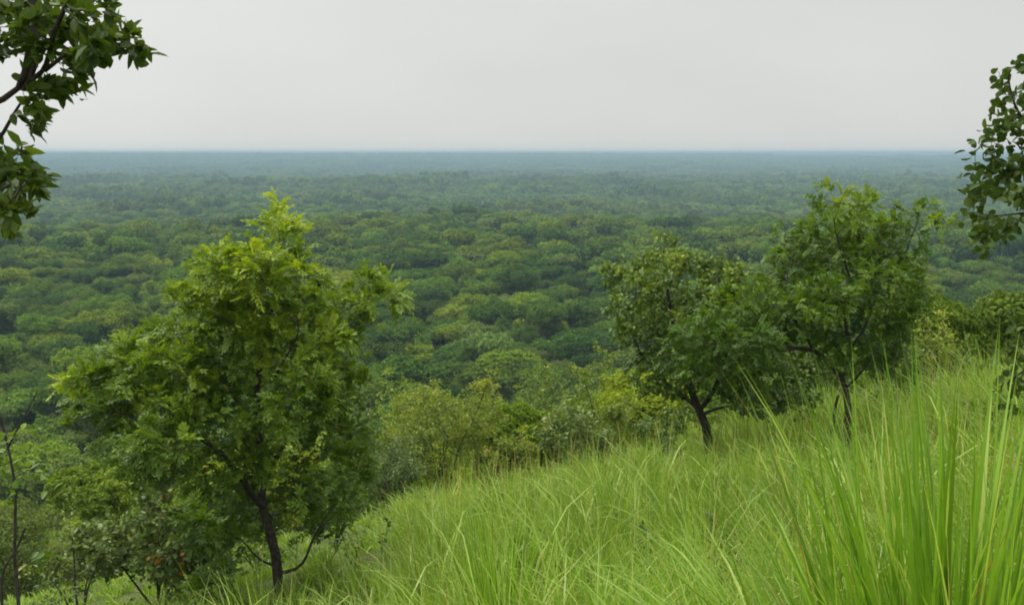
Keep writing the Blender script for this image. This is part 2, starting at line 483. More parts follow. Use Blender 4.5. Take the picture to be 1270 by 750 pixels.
def build_grass():
    rng = np.random.default_rng(5)
    parts = []
    for (r0, r1, dens, per, wid) in ((1.6, 5, 14, 62, .0085), (5, 9.5, 12, 56, .0095), (9.5, 16, 8.5, 50, .0115), (16, 27, 5.5, 40, .015), (27, 40, 2.0, 26, .02)):
        half = .80
        n = int(dens * half * (r1 ** 2 - r0 ** 2))
        r = np.sqrt(rng.uniform(r0 ** 2, r1 ** 2, n)); a = rng.uniform(-half, half, n)
        cx, cy = r * np.sin(a), r * np.cos(a)
        patch = fnoise(cx, cy, 5.5, 21, 3)
        keep = rng.random(n) < .80 + .35 * patch
        cx, cy, patch = cx[keep], cy[keep], patch[keep]
        n = len(cx)
        hs = (.80 + .24 * fnoise(cx, cy, 4.0, 22, 2) + .24 * rng.normal(0, 1, n)).clip(.28, 1.6)
        hs = hs * (1 - .58 * sstep(-.6, -2.6, cx + (cy - 12) * .12) * sstep(6, 10, cy))            # shorter sward under the trees on the left
        hs = hs * (1 - .36 * sstep(11, 18, np.hypot(cx, cy)) * (1 - .75 * sstep(2., 4.5, cx)))
        hs = hs * (1 + .30 * sstep(3.5, 5, cx) * sstep(11, 13, cy))
        hs = hs * (.62 + .38 * sstep(2.5, 6.0, np.hypot(cx, cy)))
        ti = .46 + .27 * patch + .15 * rng.normal(0, 1, n)
        cnt = rng.integers(int(per * .6), int(per * 1.3), n)
        s = np.repeat(np.arange(n), cnt); m = len(s)
        da = rng.uniform(0, 6.283, m); dr = np.abs(rng.normal(0, .10, m))
        x, y = cx[s] + dr * np.cos(da), cy[s] + dr * np.sin(da)
        P = np.stack([x, y, ground(x, y) - .03], -1)
        H = hs[s] * rng.uniform(.45, 1.2, m)
        lean = .05 + dr * 1.9 + np.abs(rng.normal(0, .16, m)); curl = np.abs(rng.normal(.4, .62, m)).clip(0, 2.3)
        face = da + rng.normal(0, .6, m)
        mixw = rng.random(m) < .35; face = np.where(mixw, 2.6 + rng.normal(0, .7, m), face)    # combed towards the downhill side
        t = np.clip(ti[s] + rng.normal(0, .13, m), 0, .86)
        dry = rng.random(m) / (.5 + 1.6 * sstep(-.1, .9, fnoise(x, y, 6.5, 27, 3))); t = np.where(dry < .036, .93, np.where(dry < .050, .995, t))
        W = wid * rng.uniform(.5, 1.3, m)
        arch = rng.random(m) < .09                     # broader pale blades that arch right over
        curl = np.where(arch, rng.uniform(1.1, 2.3, m), curl); H = np.where(arch, H * 1.2, H); W = np.where(arch, W * 1.6, W)
        t = np.where(arch, rng.uniform(.66, .875, m), t)
        parts.append(blades(P, H, W, lean, curl, face, t, 4, rng.normal(0, .7, m)))
    # thin flowering stems standing above the blades
    n = 2600; r = np.sqrt(rng.uniform(3 ** 2, 24 ** 2, n)); a = rng.uniform(-.75, .75, n)
    x, y = r * np.sin(a), r * np.cos(a); k = x > -1.5; x, y, r = x[k], y[k], r[k]; n = len(x)
    P = np.stack([x, y, ground(x, y)], -1)
    parts.append(blades(P, rng.uniform(.8, 1.45, n), .0030 + .00035 * r, np.abs(rng.normal(.05, .10, n)), np.abs(rng.normal(.2, .25, n)), rng.uniform(0, 6.28, n), np.where(rng.random(n) < .45, .92, np.where(rng.random(n) < .3, 1., .7)), 4))
    V, l, s, t = join(parts)
    o = link('grass', mesh_raw('grass', V, l, s, M['grass'], {'tint': t}))
    tag(o, 'tall bright green grass covering the near hillside', 'grass', None, 'stuff')

def build_weeds():
    rng = np.random.default_rng(8)
    n = 420; r = np.sqrt(rng.uniform(4.2 ** 2, 21 ** 2, n)); a = rng.uniform(-.72, .72, n)
    x, y = r * np.sin(a), r * np.cos(a)
    k = fnoise(x, y, 5., 31, 3) > .1; x, y = x[k], y[k]; n = len(x)
    b = np.stack([x, y, ground(x, y)], -1); H = rng.uniform(.35, .85, n) * (1 - .3 * sstep(11, 18, np.hypot(x, y)))
    ln = rng.normal(0, .18, (n, 2))
    m = 16; t = rng.uniform(.35, 1, (n, m))
    P = b[:, None] + np.stack([ln[:, :1] * t, ln[:, 1:] * t, H[:, None] * t], -1)
    P = P.reshape(-1, 3); D = rand_unit(rng, len(P)); D[:, 2] = np.abs(D[:, 2]) * .6
    L = rng.uniform(.05, .11, len(P)); tn = np.repeat(rng.uniform(.1, .75, n), m) + rng.normal(0, .06, len(P))
    parts = [leaves(P, D, U3 + rng.normal(0, .5, P.shape), L, L * rng.uniform(.4, .6, len(P)), np.clip(tn, 0, .9), 'broad')]
    for i in range(n):
        parts.append(tube([b[i], b[i] + [ln[i, 0] * .6, ln[i, 1] * .6, H[i] * .6], b[i] + [ln[i, 0], ln[i, 1], H[i]]], np.array([.004, .003, .0015]), 4))
    V, l, s, t = join(parts)
    o = link('weeds', mesh_raw('weeds', V, l, s, M['leaf_d'], {'tint': t}))
    tag(o, 'small broad-leaved weeds mixed through the grass', 'weeds', None, 'stuff')

def grass_clump(label, px, top, Y, nb, spread, seed, wid=.016, lean=.10, curl=.45, dirn=None, pale=.0, hvar=.35):
    rng = np.random.default_rng(seed)
    tp = at(px, top, Y); b = np.array([tp[0], tp[1], float(ground(tp[0], tp[1]))])
    Hm = tp[2] - b[2]
    da = rng.uniform(0, 6.283, nb); dr = np.abs(rng.normal(0, spread, nb))
    x, y = b[0] + dr * np.cos(da), b[1] + dr * np.sin(da)
    P = np.stack([x, y, ground(x, y) - .03], -1)
    H = Hm * (1.08 - hvar * np.abs(rng.normal(0, 1, nb))).clip(.3, 1.04)
    face = da + rng.normal(0, .7, nb)
    if dirn is not None:
        face = np.where(rng.random(nb) < .6, dirn + rng.normal(0, .5, nb), face)
    t = np.clip(.42 + rng.normal(0, .24, nb) + pale, 0, .88)
    dry = rng.random(nb); t = np.where(dry < .03, .94, np.where(dry < .04, 1., t)); wdry = np.where(dry < .04, .45, 1.)
    g = blades(P, H, wid * wdry * rng.uniform(.55, 1.35, nb), lean + np.abs(rng.normal(0, .09, nb)), np.abs(rng.normal(curl, .28, nb)).clip(0, 2.2), face, t, 8, rng.normal(0, .6, nb))
    o = link('grass_clump', mesh_raw('grass_clump', g[0] - b, g[1], g[2], M['grass_broad'], {'tint': g[3]}), None, b)
    tag(o, label, 'grass clump', 'broad-bladed grass clumps on the near slope')
    return o

# ------------------------------------------------------------------ forest trees
def wood_tree(seed, R, H, nleaf, lsize, flat, nblob, trunk=True, lowskirt=.25):
    """crown as many leafy boughs; returns (bark arrays, crown arrays)"""
    rng = np.random.default_rng(seed)
    blobs = []
    zb = H * lowskirt
    for i in range(nblob):
        a = rng.uniform(0, 6.283); q = math.sqrt(rng.uniform(0, 1)) * .78
        if i == 0: q = .1
        dome = (1 - q ** 2) ** .5
        top = zb + (H - zb) * (.55 + .45 * dome * (1 - flat) + .40 * flat)
        z = top if rng.random() < .62 else rng.uniform(zb, top)
        r = R * rng.uniform(.24, .46)
        blobs.append((np.array([R * q * math.cos(a), R * q * math.sin(a), z - r * .55]), r, rng.uniform(.62, .95), rng.normal(0, .10)))
    wts = np.array([b[1] ** 2 for b in blobs]); wts /= wts.sum()
    ids = rng.choice(nblob, nleaf, p=wts)
    u = rand_unit(rng, nleaf); fl = (u[:, 2] < -.25) & (rng.random(nleaf) < .75); u[fl, 2] *= -1
    C = np.array([b[0] for b in blobs])[ids]; r = np.array([b[1] for b in blobs])[ids]; sq = np.array([b[2] for b in blobs])[ids]; tb = np.array([b[3] for b in blobs])[ids]
    # each bough has a lumpy outline
    lump = 1 + .22 * np.sin(u[:, 0] * 5.1 + ids * 1.7) * np.sin(u[:, 1] * 4.7 + ids) + .15 * np.sin(u[:, 2] * 9 + u[:, 0] * 7 + ids * 2.3)
    rad = r * lump * (1 - .42 * rng.random(nleaf) ** 2.0) * (1 + .10 * np.abs(rng.normal(0, 1, nleaf)) * (rng.random(nleaf) < .2))
    P = C + u * rad[:, None] * np.stack([np.ones(nleaf), np.ones(nleaf), sq], -1)
    P[:, 2] = np.maximum(P[:, 2], .15)
    N = u + U3 * .35 + rng.normal(0, .55, (nleaf, 3))
    D = norm(np.cross(N, rand_unit(rng, nleaf)))
    L = lsize * rng.uniform(.6, 1.35, nleaf)
    t = np.clip(.46 + tb + rng.normal(0, .16, nleaf), 0, 1)
    cV = leaves(P - D * (L * .5)[:, None], D, N, L, L * rng.uniform(.45, .75, nleaf), t, 'simple', fold=.3, droop=.2)
    parts = []
    if trunk:
        fk = H * rng.uniform(.18, .32)
        lean = rng.normal(0, .06, 2) * H
        parts.append(tube([[0, 0, -.4], [lean[0] * .3, lean[1] * .3, fk * .5], [lean[0] * .6, lean[1] * .6, fk]], np.array([.05, .038, .03]) * H * .55, 7))
        f = np.array([lean[0] * .6, lean[1] * .6, fk])
        for b in blobs[:9]:
            mid = f + (b[0] - f) * .5 + np.array([0, 0, .04 * H]) + rng.normal(0, .05 * R, 3)
            parts.append(tube([f, mid, b[0]], np.array([.016, .010, .004]) * H * .6, 5))
        bV = join(parts)
    else:
        bV = None
    return bV, cV

KINDS = {   # material, crown words
    'wood_dark': ('dark green', 'broad-crowned'), 'wood_mid': ('mid green', 'rounded'), 'wood_olive': ('olive green', 'spreading'),
    'wood_yellow': ('yellow-green', 'bushy'), 'wood_grey': ('grey-green', 'loose'),
}
def make_variants(nleaf, lsize, seed0, pref):
    rng = np.random.default_rng(seed0)
    out = []
    for i, (mat, flat) in enumerate((('wood_dark', .75), ('wood_mid', .3), ('wood_olive', .6), ('wood_yellow', .2), ('wood_grey', .45), ('wood_mid', .8), ('wood_dark', .35), ('wood_yellow', .5))):
        R = rng.uniform(.95, 1.15); H = rng.uniform(1.55, 1.85) * (1.1 - .25 * flat)
        b, c = wood_tree(seed0 + i, R, H, int(nleaf * (.5 if mat == 'wood_grey' else 1)), lsize * rng.uniform(.85, 1.15), flat, int(rng.integers(11, 17)), True, .22 if flat < .5 else .36)
        bm = mesh_raw(pref + '_trunk', b[0], b[1], b[2], M['bark_pale' if mat == 'wood_grey' else 'bark_far'], None, True)
        cm = mesh_raw(pref + '_crown', c[0], c[1], c[2], M[mat], {'tint': c[3]})
        out.append((mat, bm, cm, R, H))
    return out

# ------------------------------------------------------------------ build: setting
zmin = build_ground()
build_grass()
build_weeds()

def gpt(px, py_top, Y):
    """point on the ground under what is seen at column px at distance Y"""
    p = at(px, py_top, Y)
    return np.array([p[0], p[1], float(ground(p[0], p[1]))])

# ------------------------------------------------------------------ build: hand-placed trees
# tall yellow-green tree, left of centre
Y = 12.0
def q(px, py, Y_=None, dy=0.): return at(px, py, (Y_ if Y_ else Y) + dy)
rg = np.random.default_rng(3)
base = gpt(347, 740, Y); b2 = base - np.array([0, 0, .15])
limbs = [
    ([b2, q(344, 700), q(334, 655), q(327, 628), q(325, 590, dy=.1), q(321, 540, dy=.1), q(318, 490), q(326, 430, dy=.15), q(342, 360, dy=.1), q(348, 300)], .072, .012),
    ([q(327, 632), q(304, 600, dy=-.2), q(284, 572, dy=-.3), q(262, 552, dy=-.35), q(232, 534, dy=-.4), q(185, 515, dy=-.35)], .046, .014),
    ([q(325, 600), q(344, 566, dy=.3), q(362, 528, dy=.4), q(392, 480, dy=.35), q(430, 410, dy=.2)], .036, .010),
    ([q(321, 545), q(296, 500, dy=.35), q(262, 440, dy=.5), q(240, 370, dy=.3)], .034, .008),
    ([q(320, 505), q(350, 450, dy=-.4), q(372, 410, dy=-.5)], .026, .008),
    ([q(345, 712), q(368, 706, dy=-.1), q(380, 690, dy=-.15), q(387, 668, dy=-.15), q(402, 645, dy=-.1)], .026, .010),
    ([q(343, 705), q(318, 690, dy=-.2), q(300, 668, dy=-.3)], .018, .008),
]
LA = [(352, 240, 12, 16), (332, 256, 14, 14), (354, 268, 22, 26), (352, 298, 32, 34), (322, 316, 40, 36), (318, 345, 60, 40), (240, 312, 24, 24), (262, 335, 40, 32), (230, 350, 32, 26), (215, 375, 36, 30), (300, 375, 80, 48), (365, 350, 45, 40),
      (345, 410, 80, 48), (235, 405, 60, 45), (190, 435, 50, 38), (155, 460, 45, 34), (100, 478, 34, 22), (112, 522, 26, 18), (170, 505, 60, 40), (215, 470, 70, 45),
      (200, 545, 55, 34), (280, 450, 80, 48), (280, 510, 70, 36), (385, 440, 52, 46), (425, 390, 46, 36), (462, 360, 40, 22), (488, 368, 20, 18), (405, 480, 48, 40),
      (360, 500, 50, 40), (420, 540, 42, 34), (432, 578, 34, 28), (405, 610, 40, 30), (400, 650, 34, 22), (300, 640, 46, 30), (262, 600, 40, 28), (330, 560, 40, 26), (170, 578, 30, 20), (140, 500, 40, 30), (230, 575, 44, 28), (280, 665, 36, 24), (120, 485, 36, 26), (300, 595, 40, 26), (365, 600, 34, 28), (350, 545, 40, 26), (245, 640, 30, 24)]
LA = [(a + (22 if a < 305 and b < 420 else 0), b + (20 if b < 330 else 0), c * (.92 if b < 420 else 1.0), d * (.92 if b < 400 else 1.0)) for a, b, c, d in LA]
lob = px_lobes(LA, Y, rg, 1.1, .95, 16)
SPEC_A = dict(step=.105, dens=520, leaf='pinnate', R=.20, pairs=5, L=.072, W=.028, tip_n=8, mid_n=2, mid_p=.8, leaf_r=.0085, tip=.0027, lift=.35, along=.8, scatter=.8, young=.60, t0=.39, clump=1.3, infl=.9, up=.10, rmax=.05)
build_tree('leafy_tree', 'tall yellow-green tree with dark forked trunk standing left of centre on the slope', 'tree', base, limbs, lob, SPEC_A, 11, None, M['bark'], M['leaf_a'])

# olive tree with rounded leaves, right of centre
Y = 18.0
base = gpt(884, 560, Y); b2 = base - np.array([0, 0, .15])
limbs = [([b2, q(876, 530), q(864, 500), q(852, 470, dy=.2), q(838, 420, dy=.2), q(828, 360, dy=.1), q(822, 305)], .10, .012),
         ([q(868, 510), q(892, 470, dy=-.3), q(905, 420, dy=-.3), q(890, 350, dy=-.2)], .05, .012),
         ([q(866, 505), q(832, 480, dy=.4), q(795, 440, dy=.5), q(768, 375, dy=.4)], .05, .01),
         ([q(868, 512), q(920, 500, dy=.4), q(960, 490, dy=.5)], .03, .01)]
LC = [(821, 300, 17, 22), (828, 325, 26, 20), (795, 342, 42, 26), (762, 345, 22, 20), (749, 325, 10, 10), (872, 330, 40, 24), (905, 345, 32, 26), (845, 365, 60, 32), (785, 385, 42, 32), (810, 415, 52, 34),
      (870, 400, 60, 34), (915, 385, 40, 32), (840, 455, 55, 34), (890, 460, 56, 36), (800, 455, 34, 26), (940, 465, 45, 34), (930, 492, 40, 20), (975, 485, 36, 22), (815, 480, 30, 20), (975, 455, 36, 28)]
lob = px_lobes(LC, Y, rg, 1.1, .9, 10)
build_tree('round_leaved_tree', 'olive green tree with small rounded leaves and a leaning trunk right of centre', 'tree', base, limbs, lob,
           dict(step=.125, dens=260, leaf='round', per=7, L=.085, W=.062, tip_n=4, mid_n=1, leaf_r=.010, tip=.0034, young=.28, t0=.40, clump=1.2, rust=.0, rmax=.06, flat=.7), 12, None, M['bark'], M['leaf_c'])

# spreading tree with crooked limb on the right
Y = 15.5
base = gpt(1052, 520, Y); b2 = base - np.array([0, 0, .15])
limbs = [([b2, q(1052, 500), q(1044, 470), q(1028, 448), q(1008, 432), q(1000, 415, dy=-.2), q(985, 395, dy=-.3)], .075, .02),
         ([q(1012, 437), q(985, 430, dy=-.3), q(962, 438, dy=-.4), q(940, 436, dy=-.5), q(915, 425, dy=-.3)], .038, .010),
         ([q(1046, 474), q(1056, 430, dy=.2), q(1044, 392, dy=.3), q(1058, 350, dy=.3), q(1040, 305, dy=.2), q(1034, 270, dy=.1)], .036, .007),
         ([q(1049, 440), q(1074, 405, dy=.2), q(1088, 360, dy=.3), q(1116, 325, dy=.2), q(1138, 276, dy=.1)], .026, .006),
         ([q(1048, 485), q(1075, 455, dy=-.4), q(1090, 430, dy=-.5)], .025, .01),
         ([q(990, 400, dy=-.3), q(975, 350, dy=-.1), q(985, 310)], .02, .008),
         ([b2 + np.array([-.32, .05, -.05]), q(1032, 530), q(1040, 490)], .028, .02)]
LD = [(1000, 300, 40, 28), (940, 400, 46, 30), (1075, 310, 50, 34), (1032, 252, 26, 20), (1062, 258, 30, 20), (1045, 285, 48, 28), (1098, 290, 40, 28), (1142, 262, 24, 15), (1125, 300, 36, 28), (985, 318, 40, 30), (1010, 345, 56, 34), (1070, 335, 60, 36), (1120, 345, 34, 30),
      (965, 365, 42, 30), (930, 378, 42, 28), (895, 402, 40, 26), (868, 418, 36, 24), (850, 445, 34, 24), (880, 450, 44, 26), (925, 425, 46, 28), (985, 405, 52, 34), (1045, 395, 60, 36), (1095, 385, 42, 34),
      (1100, 425, 34, 28), (1060, 440, 40, 26), (950, 460, 34, 22), (1115, 455, 30, 22)]
lob = px_lobes(LD, Y, rg, 1.0, .9, 10)
build_tree('spreading_tree', 'fresh green spreading tree with a crooked low limb on the right', 'tree', base, limbs, lob,
           dict(step=.115, dens=430, leaf='pinnate', R=.19, pairs=5, L=.064, W=.026, tip_n=8, mid_n=2, mid_p=.8, leaf_r=.0085, tip=.0027, lift=.25, young=.28, t0=.40, clump=1.3, infl=.9, rmax=.05), 13, None, M['bark'], M['leaf_d'])

# overhanging tree at the upper left, its trunk just outside the picture
Y = 4.3
tb = at(-190, 640, Y); base = np.array([tb[0], tb[1], float(ground(tb[0], tb[1]))])
limbs = [([base - np.array([0, 0, .1]), at(-175, 560, Y), at(-140, 330, Y), at(-90, 200, Y), at(-45, 140, Y), at(0, 125, Y), at(28, 112, Y), at(55, 88, Y), at(72, 72, Y), at(95, 62, Y), at(112, 58, Y)], .075, .007),
         ([at(30, 110, Y), at(36, 70, Y), at(40, 20, Y), at(45, -40, Y)], .020, .012),
         ([at(40, 100, Y), at(46, 60, Y), at(43, 20, Y + .1), at(35, -30, Y + .2)], .016, .010),
         ([at(55, 90, Y), at(66, 40, Y - .2), at(85, 0, Y - .3), at(100, -40, Y - .3)], .012, .008),
         ([at(-90, 200, Y), at(-30, 205, Y + .1), at(5, 165, Y + .1), at(22, 125, Y + .1)], .016, .006),
         ([at(-120, 270, Y), at(-60, 260, Y - .1), at(-10, 240, Y - .1), at(30, 225, Y - .1)], .02, .006)]
LB = [(20, 20, 50, 34), (10, 50, 30, 26), (48, 45, 30, 22), (100, 35, 34, 22), (60, 10, 40, 24), (128, 62, 16, 14), (138, 74, 12, 10), (110, 75, 22, 14),  (75, 25, 45, 32), (120, 12, 34, 24), (112, 52, 30, 20), (135, 60, 18, 14), (128, 80, 14, 12), (150, 70, 16, 13), (148, 44, 16, 14), (165, 60, 12, 10), (85, 70, 34, 22), (90, 108, 14, 14), (62, 116, 10, 10),
      (46, 140, 10, 14), (60, 136, 7, 8), (-30, 40, 40, 40), (-60, 0, 80, 60), (60, -50, 90, 40), (40, 205, 32, 20), (52, 222, 20, 15), (25, 240, 36, 28), (10, 215, 30, 22), (44, 252, 18, 16), (15, 275, 24, 18), (-20, 245, 30, 26), (40, 280, 12, 10)]
LB = [(a - (0 if (a > 85 and b < 160) else (22 if (b > 160 and a > 30) else 0)), b, c, d) for a, b, c, d in LB]
lob = px_lobes(LB, Y, rg, .30, 1.0, 3)
build_tree('overhanging_tree', 'broad-leaved dark green branches reaching in at the upper left corner', 'tree', base, limbs, lob,
           dict(step=.055, dens=900, leaf='broad', per=6, gather=.16, L=.074, W=.036, tip_n=3, mid_n=1, mid_p=.45, leaf_r=.0042, tip=.0017, infl=.5, young=.08, t0=.42, clump=.4, rust=.0, rmax=.02, flat=.5, droop=.25, clip_ground=False, fold=.18), 14, None, M['bark'], M['leaf_dark'])

# round-leaved tree at the right edge, trunk just outside the picture
Y = 5.6
tb = at(1400, 560, Y); base = np.array([tb[0], tb[1], float(ground(tb[0], tb[1]))])
limbs = [([base - np.array([0, 0, .1]), at(1398, 560, Y), at(1385, 420, Y), at(1360, 300, Y), at(1325, 225, Y), at(1285, 180, Y), at(1258, 130, Y), at(1250, 95, Y)], .06, .004),
         ([at(1330, 230, Y), at(1290, 215, Y - .1), at(1250, 210, Y - .1), at(1215, 215, Y - .1)], .012, .004),
         ([at(1360, 300, Y), at(1310, 275, Y + .1), at(1265, 262, Y + .1), at(1228, 268, Y + .1)], .012, .004),
         ([at(1385, 430, Y), at(1330, 440, Y), at(1290, 450, Y), at(1250, 470, Y)], .014, .005)]
LR = [(1415, 240, 50, 60), (1440, 340, 50, 50), (1400, 150, 40, 40), (1262, 80, 12, 16), (1246, 100, 8, 14), (1268, 120, 14, 18), (1250, 150, 14, 14), (1238, 165, 16, 12), (1265, 160, 16, 18), (1212, 195, 14, 12), (1235, 200, 24, 18), (1262, 205, 20, 22), (1220, 235, 16, 16), (1250, 235, 24, 22), (1270, 250, 18, 24),
      (1205, 245, 6, 8), (1218, 270, 12, 12), (1238, 285, 10, 12), (1262, 280, 12, 12), (1222, 298, 6, 9), (1300, 170, 24, 60), (1262, 410, 14, 16), (1255, 440, 18, 18), (1268, 470, 20, 24), (1252, 500, 14, 18), (1300, 460, 20, 30), (1272, 400, 10, 14)]
lob = px_lobes(LR, Y, rg, .22, 1.0, 4)
build_tree('round_leaved_tree', 'dark rounded leaves on thin twigs reaching in at the right edge', 'tree', base, limbs, lob,
           dict(step=.05, dens=1900, leaf='round', per=3, L=.054, W=.042, tip_n=3, mid_n=1, mid_p=.8, leaf_r=.004, tip=.0014, infl=.5, young=-.05, t0=.50, clump=.3, rust=.0, rmax=.015, flat=.3, droop=.5, clip_ground=False), 15, None, M['bark'], M['leaf_round'])

# ------------------------------------------------------------------ hand-placed shrubs on the slope
def shrub(name, label, cat, px, top, Y, wpx, leaf, mat, seed, dens=70, bark=None, group=None, nl=9, stems=4, bottom=.12, **kw):
    rng = np.random.default_rng(seed)
    b = gpt(px, top, Y); T = at(px, top, Y)
    H = max(.4, T[2] - b[2]); Rw = wpx / F_PX * Y * .5
    lobs = []
    for i in range(nl):
        a = rng.uniform(0, 6.283); qq = math.sqrt(rng.uniform(0, 1)) * .72
        zz = b[2] + H * (bottom + (1 - bottom) * rng.uniform(.25, .85) * (1 - .45 * qq ** 2))
        r = Rw * rng.uniform(.30, .46); rz = min(r * rng.uniform(.7, 1.0), H * .30)
        lobs.append((np.array([b[0] + Rw * qq * math.cos(a), b[1] + Rw * qq * math.sin(a), zz]), np.array([r, r, rz])))
    lobs.append((b + np.array([rng.normal(0, .1 * Rw), 0, H - .16 * H]), np.array([Rw * .3, Rw * .3, .17 * H])))
    limbs = []
    for i in range(stems):
        l = lobs[i % len(lobs)][0]
        s0 = b + np.array([rng.normal(0, .04), rng.normal(0, .04), -.08]) if i else b + np.array([0, 0, -.08])
        m = b + (l - b) * .5 + np.array([0, 0, .1 * H])
        limbs.append(([s0, m, l], kw.get('r0', .022) * (H / 2.2) ** .7, .006))
    sp = dict(step=max(.08, H * .045), dens=dens, leaf=leaf, L=.07, W=.04, tip_n=4, mid_n=1, leaf_r=.010, tip=.0032, t0=.42, clump=.9, rmax=.03, per=4, infl=1.2)
    sp.update(kw)
    return build_tree(name, label, cat, b, limbs, lobs, sp, seed, group, bark, mat)

G = 'shrubs on the slope'
L_ = M
shrub('shrub', 'grey-green rounded shrub with orange-tinged leaves, behind the tall tree at left', 'shrub', 185, 585, 13.4, 215, 'round', L_['leaf_grey'], 31, 190, group=G, nl=13, stems=6, rust=.012, L=.085, W=.062, young=.15, per=6)
shrub('shrub', 'low dull green shrub at the left below the bare sapling', 'shrub', 84, 590, 12.4, 115, 'simple', L_['leaf_grey'], 32, 170, group=G, nl=8, L=.075, W=.04, t0=.52)
shrub('shrub', 'rust-tinged small shrub under the left limb of the tall tree', 'shrub', 258, 572, 16.5, 90, 'simple', L_['leaf_yellow'], 33, 144, group=G, rust=.03, L=.08, W=.04)
shrub('shrub', 'small brown withered shrub right of the tall trunk', 'shrub', 434, 668, 12.6, 46, 'simple', L_['leaf_brown'], 34, 90, group=G, nl=5, L=.07, W=.02, per=3)
shrub('shrub', 'large soft olive shrub with many small leaves beside the tall tree', 'shrub', 545, 470, 30., 190, 'simple', L_['leaf_yellow'], 35, 110, group=G, nl=18, L=.11, W=.06, t0=.52, young=.26, stems=6, per=7, tip=.005, leaf_r=.02, clump=1.3)
shrub('shrub', 'dark grey-green shrub at the grass edge left of the olive shrub', 'shrub', 482, 535, 27., 130, 'simple', L_['leaf_grey'], 36, 110, group=G, nl=10, L=.10, W=.05, t0=.22, per=6, tip=.005, leaf_r=.02)
shrub('shrub', 'orange-flecked yellow-green shrub on the brow of the grass', 'shrub', 640, 528, 24.5, 95, 'simple', L_['leaf_yellow'], 37, 132, group=G, rust=.02, L=.10, W=.055, t0=.42, per=5, tip=.004, leaf_r=.016)
shrub('shrub', 'grey-green straggly shrub with pale twigs on the brow of the grass', 'shrub', 716, 496, 23.0, 115, 'round', L_['leaf_grey'], 38, 120, group=G, bark=L_['bark_pale'], L=.10, W=.065, per=4, t0=.45, tip=.004, leaf_r=.016)
shrub('small_tree', 'bright yellow-green small tree left of the olive round-leaved tree', 'tree', 752, 424, 26., 110, 'simple', L_['leaf_yellow'], 39, 115, nl=13, L=.11, W=.06, t0=.42, per=6, tip=.005, leaf_r=.02, stems=5)
shrub('small_tree', 'golden green bushy tree behind the spreading tree on the right', 'tree', 1162, 372, 24., 110, 'simple', L_['leaf_yellow'], 40, 124, nl=14, L=.10, W=.05, t0=.55, per=6, rust=.02, tip=.005, leaf_r=.02, stems=5)
shrub('shrub', 'dark green shrub under the spreading tree at the right', 'shrub', 985, 452, 21., 120, 'simple', L_['leaf_d'], 41, 120, group=G, nl=9, L=.09, W=.05, t0=.3, per=5)
shrub('shrub', 'low green shrub between the two right trees and the grass', 'shrub', 1108, 452, 19., 100, 'simple', L_['leaf_d'], 42, 132, group=G, nl=8, L=.09, W=.05, t0=.42, per=5)
shrub('shrub', 'dark low shrub at the foot of the olive round-leaved tree', 'shrub', 830, 498, 20.5, 90, 'round', L_['leaf_c'], 43, 120, group=G, nl=8, L=.09, W=.06, t0=.3, per=5)
shrub('shrub', 'dark green bush below the right limb of the tall tree', 'shrub', 412, 540, 17., 120, 'simple', L_['leaf_d'], 44, 132, group=G, nl=9, L=.09, W=.045, t0=.42, per=5)
shrub('shrub', 'green bush low down behind the trunk of the tall tree', 'shrub', 320, 640, 15., 120, 'simple', L_['leaf_d'], 45, 144, group=G, nl=8, L=.085, W=.04, t0=.42, per=4)
shrub('shrub', 'green shrub at the right edge behind the tall grass', 'shrub', 1238, 470, 13., 110, 'round', L_['leaf_c'], 46, 144, group=G, nl=8, L=.08, W=.055, t0=.36, per=4)
shrub('small_tree', 'pale yellow-green rounded small tree beyond the grass brow, behind the orange-flecked shrub', 'tree', 612, 462, 36., 150, 'simple', L_['leaf_yellow'], 48, 110, nl=15, L=.13, W=.07, t0=.5, per=6, tip=.006, leaf_r=.024, stems=5)
shrub('small_tree', 'light green leafy small tree showing between the tall tree and the large olive shrub', 'tree', 478, 452, 40., 140, 'simple', L_['leaf_d'], 49, 110, nl=14, L=.13, W=.07, t0=.6, per=6, tip=.006, leaf_r=.024, stems=5)
shrub('small_tree', 'fresh green broad small tree beyond the straggly grey-green shrub', 'tree', 690, 440, 42., 150, 'simple', L_['leaf_c'], 50, 110, nl=14, L=.13, W=.08, t0=.55, per=6, tip=.006, leaf_r=.024, stems=5)
# bare sapling at the left edge
Y = 8.0
base = gpt(20, 700, Y)
limbs = [([base - np.array([0, 0, .1]), at(18, 690, Y), at(18, 640, Y), at(19, 600, Y), at(10, 555, Y), at(0, 520, Y), at(-6, 470, Y)], .022, .007),
         ([at(10, 556, Y), at(20, 535, Y), at(36, 505, Y), at(46, 486, Y)], .009, .004),
         ([base + np.array([-.22, .05, -.1]), at(2, 705, Y), at(22, 680, Y), at(31, 655, Y)], .016, .010)]
LS = [(40, 580, 30, 16), (10, 590, 24, 18), (60, 590, 20, 12), (20, 545, 12, 12), (5, 560, 20, 14), (48, 684, 8, 10), (-20, 540, 30, 40), (10, 620, 16, 16)]
build_tree('sapling', 'thin bare-topped sapling with few leaves at the lower left edge', 'tree', base, limbs, px_lobes(LS, Y, rg, .3, 1., 2),
           dict(step=.08, dens=70, leaf='broad', per=2, L=.085, W=.045, tip_n=3, mid_n=1, mid_p=.4, leaf_r=.006, tip=.0025, t0=.45, rmax=.012, infl=.6), 47, None, M['bark'], M['leaf_d'])

